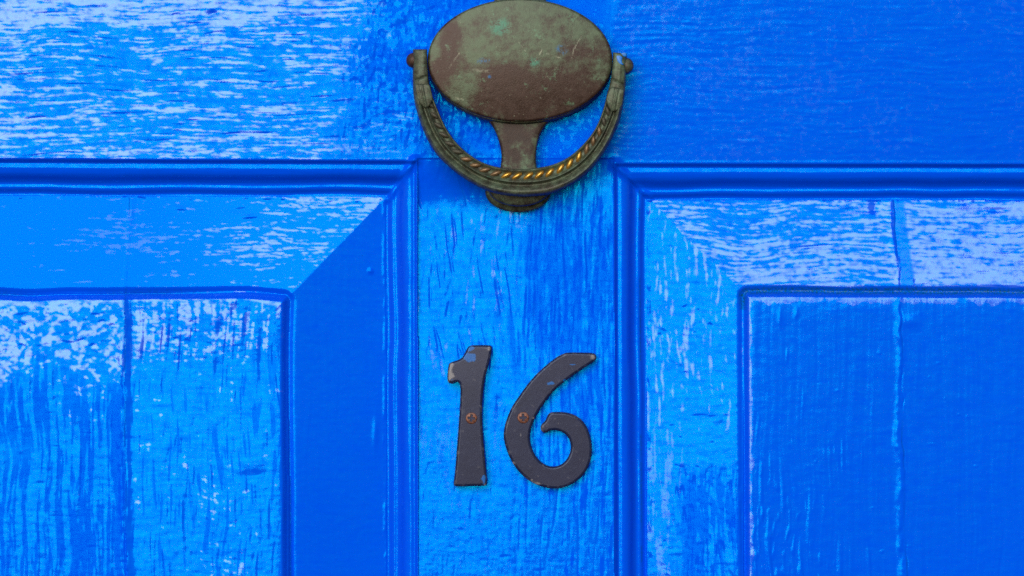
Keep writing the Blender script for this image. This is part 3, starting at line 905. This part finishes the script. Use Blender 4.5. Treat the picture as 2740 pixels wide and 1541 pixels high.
# ------------------------------------------------------------------ numerals
def ZD(x, y): return 1100 + x / 3.15, 880 + y / 3.15
one = [(478, 156), (500, 142), (540, 137), (600, 136), (655, 138), (676, 146), (681, 165), (672, 230), (655, 300), (632, 380), (614, 480), (602, 620), (600, 760), (608, 900),
       (620, 1050), (632, 1180), (641, 1280), (636, 1312), (610, 1322), (500, 1325), (385, 1327), (361, 1314), (362, 1270), (372, 1180), (386, 1000), (400, 820), (411, 660),
       (416, 540), (412, 480), (398, 452), (375, 450), (350, 460), (325, 458), (308, 438), (306, 390), (312, 330), (320, 295), (345, 278), (395, 262), (430, 240), (452, 205)]
six = [(1288, 208), (1330, 199), (1420, 199), (1525, 203), (1556, 218), (1562, 245), (1545, 272), (1490, 308), (1400, 368), (1300, 440), (1200, 528), (1115, 635), (1052, 735), (1016, 825),
       (1002, 905), (1012, 985), (1050, 1070), (1110, 1132), (1185, 1160), (1260, 1145), (1318, 1090), (1346, 1010), (1334, 935), (1292, 882), (1230, 856), (1175, 857),
       (1140, 876), (1112, 872), (1093, 845), (1098, 808), (1132, 772), (1150, 732), (1175, 706), (1230, 700), (1315, 706), (1400, 738), (1465, 800), (1506, 890), (1524, 1000), (1514, 1105),
       (1470, 1205), (1400, 1278), (1310, 1328), (1210, 1346), (1095, 1326), (980, 1268), (890, 1180), (830, 1080), (794, 980), (780, 890), (800, 780), (850, 660),
       (922, 550), (1012, 430), (1120, 322), (1222, 242)]
def numeral(name, pts, label, sx, sy, splashes, worn_glints):
    cx, cy = ZD(sx, sy)
    bx, bz = P(cx, cy)
    root = empty(name, (bx, 0, bz), label, 'house number', 'cast iron house numerals on the door')
    cu = bpy.data.curves.new('numeral_outline', 'CURVE')
    cu.dimensions = '2D'; cu.fill_mode = 'BOTH'
    out = catmull([ZD(*p) for p in pts], 4)
    sp = cu.splines.new('POLY'); sp.points.add(len(out) - 1)
    for k, (px, py) in enumerate(out):
        x, z = P(px, py, 4)
        sp.points[k].co = (x - bx, z - bz, 0, 1)
    sp.use_cyclic_u = True
    cu.extrude = 0.0014; cu.bevel_depth = 0.0014; cu.bevel_resolution = 4; cu.offset = -0.0014
    tmp = bpy.data.objects.new('tmp', cu); COL.objects.link(tmp)
    dg = bpy.context.evaluated_depsgraph_get()
    me = bpy.data.meshes.new_from_object(tmp.evaluated_get(dg))
    bpy.data.objects.remove(tmp)
    bm = bmesh.new(); bm.from_mesh(me)
    bmesh.ops.remove_doubles(bm, verts=bm.verts, dist=1e-6)
    bmesh.ops.triangulate(bm, faces=[f for f in bm.faces if len(f.verts) > 4])
    bmesh.ops.subdivide_edges(bm, edges=[e for e in bm.edges if e.calc_length() > 0.003], cuts=2, use_grid_fill=False)
    for v_ in bm.verts:
        x, y, z = v_.co
        v_.co = (x, -(z + 0.0027), y)
    bmesh.ops.recalc_face_normals(bm, faces=bm.faces)
    bmesh.ops.triangulate(bm, faces=bm.faces)
    bm.to_mesh(me); bm.free()
    nv_ = len(me.vertices); co = np.zeros(nv_ * 3); me.vertices.foreach_get('co', co); co = co.reshape(-1, 3)
    for nm, lst in (('splash', splashes), ('worn_glint', worn_glints)):
        arr = np.zeros(nv_)
        for (zx, zy, rx, ry) in lst:
            x, z = P(*ZD(zx, zy), 4)
            arr += np.exp(-((co[:, 0] + bx - x) / (rx / 3.15 * S)) ** 2 - ((co[:, 2] + bz - z) / (ry / 3.15 * S)) ** 2)
        at = me.attributes.new(nm, 'FLOAT', 'POINT'); at.data.foreach_set('value', arr.astype(np.float32))
    for m_ in list(me.materials): pass
    me.materials.clear()
    o = link('numeral_body', me, IRON, root)
    bm = bmesh.new(); bm.from_mesh(me)
    for e in bm.edges:
        ff = [abs(f.normal.y) > 0.9995 for f in e.link_faces]
        if len(ff) == 2 and (ff[0] != ff[1] or e.calc_face_angle(0) > math.radians(40)): e.smooth = False
    bm.to_mesh(me); bm.free()
    # cross-head screw
    nr, na = 22, 64
    vv, ff = [], []
    R_ = 54 / 3.15 * S
    rot = 0.12 if name.endswith('one') else -0.06
    for a in range(nr + 2):
        for k in range(na):
            th = 2 * math.pi * k / na
            rr = min(a, nr) / nr
            x, z = rr * math.cos(th), rr * math.sin(th)
            h = 0.0061 - 0.0005 * rr ** 2 - 0.0007 * sstep(0.86, 1.0, rr)
            xr, zr = x * math.cos(rot) - z * math.sin(rot), x * math.sin(rot) + z * math.cos(rot)
            def slot(u, w_): return (1 - sstep(0.11, 0.19, abs(u))) * (1 - sstep(0.42, 0.58, abs(w_)))
            cr = max(slot(xr, zr), slot(zr, xr), 1 - sstep(0.14, 0.27, rr))
            h -= 0.0020 * cr
            if a == nr + 1: h = 0.002
            vv.append((x * R_, -h, z * R_))
    for a in range(nr + 1):
        for k in range(na):
            k2 = (k + 1) % na
            ff.append((a * na + k, a * na + k2, (a + 1) * na + k2, (a + 1) * na + k))
    sme = mesh('screw', vv, ff); fix_normals(sme)
    link('screw', sme, RUST, root)
    return root
numeral('numeral_one', one, 'black cast iron numeral 1 screwed to the door left of the 6', 510, 750,
        [(500, 240, 70, 60), (510, 165, 30, 20), (610, 1270, 25, 60), (345, 430, 14, 14)], [(655, 165, 30, 40), (345, 320, 50, 70), (325, 410, 20, 50), (620, 1310, 20, 30), (380, 1000, 12, 60)])
numeral('numeral_six', six, 'black cast iron numeral 6 with blue paint fleck, right of the 1', 945, 745,
        [(1160, 445, 34, 42), (1365, 295, 20, 16), (1065, 448, 14, 12), (1290, 432, 26, 10), (1250, 465, 16, 10)],
        [(1535, 235, 40, 40), (1200, 780, 70, 70), (940, 890, 40, 60), (1000, 1275, 90, 25), (1060, 1305, 80, 16), (860, 1140, 25, 50), (1030, 745, 24, 30), (900, 670, 40, 20)])
